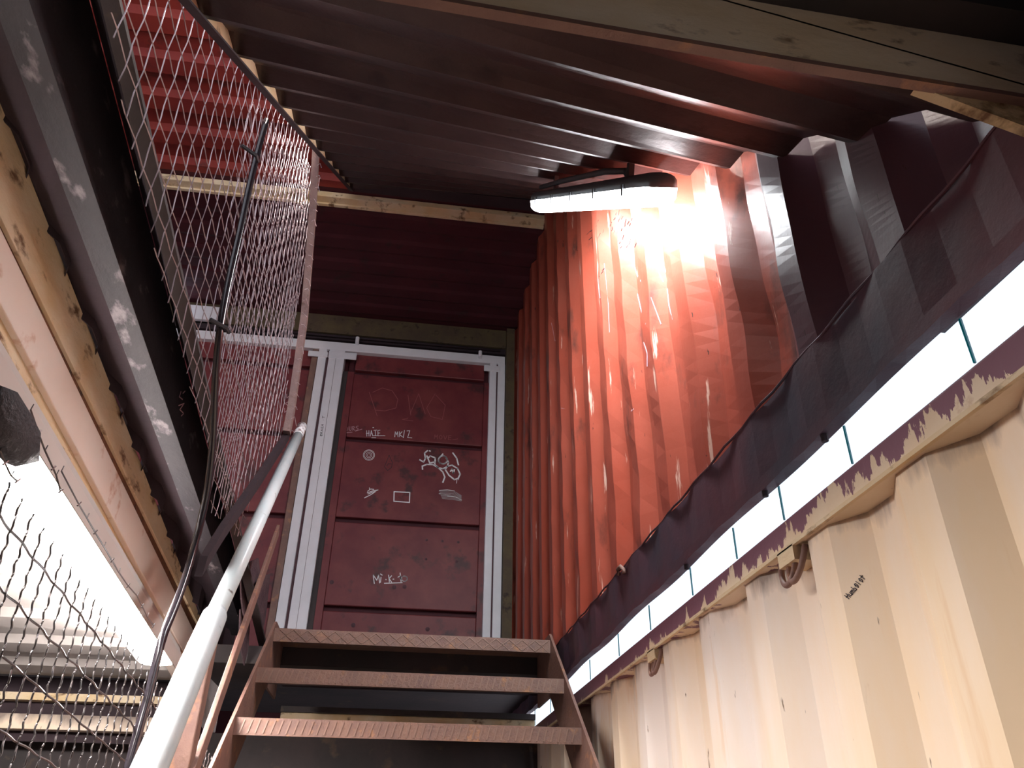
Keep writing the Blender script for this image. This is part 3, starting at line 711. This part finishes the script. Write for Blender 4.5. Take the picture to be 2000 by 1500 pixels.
wrap = MB().loft([[cpt + (p - cpt) * k + Vector((dx, 0, 0)) for p in pw] for k, dx in ((.55, .022), (.92, .012), (1, 0), (.9, -.014), (.5, -.022))]).build('plastic_wrap', 'tape', None, True)
tag(wrap, 'crumpled black plastic wrapped on the screen above the lower left lamp', 'plastic')

# ------------------------------------------------------------------ cable, handrail, posts
cpx = [((520, 235), -.50), ((506, 285), -.50), ((490, 350), -.50), ((470, 445), -.50), ((450, 530), -.50), ((430, 632), -.49), ((420, 740), -.49), ((417, 850), -.49), ((408, 950), -.49),
       ((386, 1045), -.50), ((364, 1125), -.50), ((340, 1190), -.50), ((315, 1248), -.50), ((290, 1360), -.50), ((270, 1430), -.50), ((250, 1500), -.50), ((225, 1600), -.50)]
cp = [aX(p, x_ - .024) for p, x_ in cpx]
cb = thing('black_cable', cp[-1], 'thick black cable running down the wire screen to the stairs', 'cable')
dense = []
for a, b_ in zip(cp, cp[1:]):
    for k in range(4): dense.append(a.lerp(b_, k / 4))
dense.append(cp[-1])
for _ in range(3): dense = [dense[0]] + [(dense[i - 1] + dense[i] * 2 + dense[i + 1]) / 4 for i in range(1, len(dense) - 1)] + [dense[-1]]
MB().tube(dense, .0095, 10).build('cable_sheath', 'cable', cb, True)
for p in ((428, 631), (488, 292)):
    c = aX(p, -.514); MB().tube([c + Vector((-.02, -.012, 0)), c + Vector((.014, .02, .0)), c + Vector((.016, .045, .004))], .006, 6).build('cable_tie', 'clip', cb)

hA, hK, hB = aX((232, 1620), -.335), aX((418, 1205), -.405), aX((590, 833), -.497)
h0 = aX((292, 1500), -.36)
MB().tube([h0 + (h0 - hK) * .9, h0, hK, hK + (hB - hK) * .012], [.0275, .0275, .0275, .0225], 20).build('handrail', 'rail_white', st, True)
hr = bpy.data.objects[-1] if False else COL.objects[-1]
hr['label'] = 'white painted tubular handrail with a chipped brown upper end'
hC = hK.lerp(hB, .90)
MB().tube([hK, hC], .0215, 20).build('upper_tube', 'rail_white', hr, True)
MB().tube([hC, hB, hB + (hB - hC).normalized() * .012], [.0215, .0215, .013], 20).build('chipped_end', 'chipped', hr, True)
hb = h0 + (h0 - hK) * .9
def bar(name, m, a, b_, w1, w2, parent):    # flat bar standing on edge: w1 across X, w2 perpendicular in the slope plane
    d = (b_ - a).normalized(); n_ = d.cross(Vector((1, 0, 0))).normalized()
    return bevel(MB().loft([[p + Vector((s1 * w1 / 2, 0, 0)) + n_ * s2 * w2 / 2 for s1, s2 in ((-1, -1), (1, -1), (1, 1), (-1, 1))] for p in (a, b_)]).build(name, m, parent), .002)
kA, kB = aX((350, 1590), -.39), aX((543, 1035), -.52)
kr = bar('knee_rail', 'brown', kA, kB, .012, .045, st); kr['label'] = 'flat brown steel bar running under the white handrail'
pp = aX((352, 1500), -.425)
po = MB().box(pp.x - .022, pp.x + .022, pp.y - .022, pp.y + .022, -1.05, .42).build('stair_post', 'brown', st); bevel(po, .003)
po['label'] = 'rusty brown square post under the white handrail'
# torn cloth hanging behind the knee rail
tc_ = MB()
for k, (pts, X) in enumerate((([(470, 1105), (505, 1090), (512, 1150), (500, 1210), (490, 1160), (480, 1230), (472, 1170)], -.62), ([(505, 1130), (528, 1120), (520, 1200), (508, 1262), (500, 1200)], -.60), ([(470, 1190), (490, 1180), (486, 1260), (478, 1300), (468, 1250)], -.63))):
    V = [aX(p, X) for p in pts]; tc_.loft([V, [v + Vector((-.006, .004, 0)) for v in V]])
tc = tc_.build('torn_cloth', 'grime'); tag(tc, 'torn purple-brown rag hanging behind the flat rail beside the top steps', 'cloth')
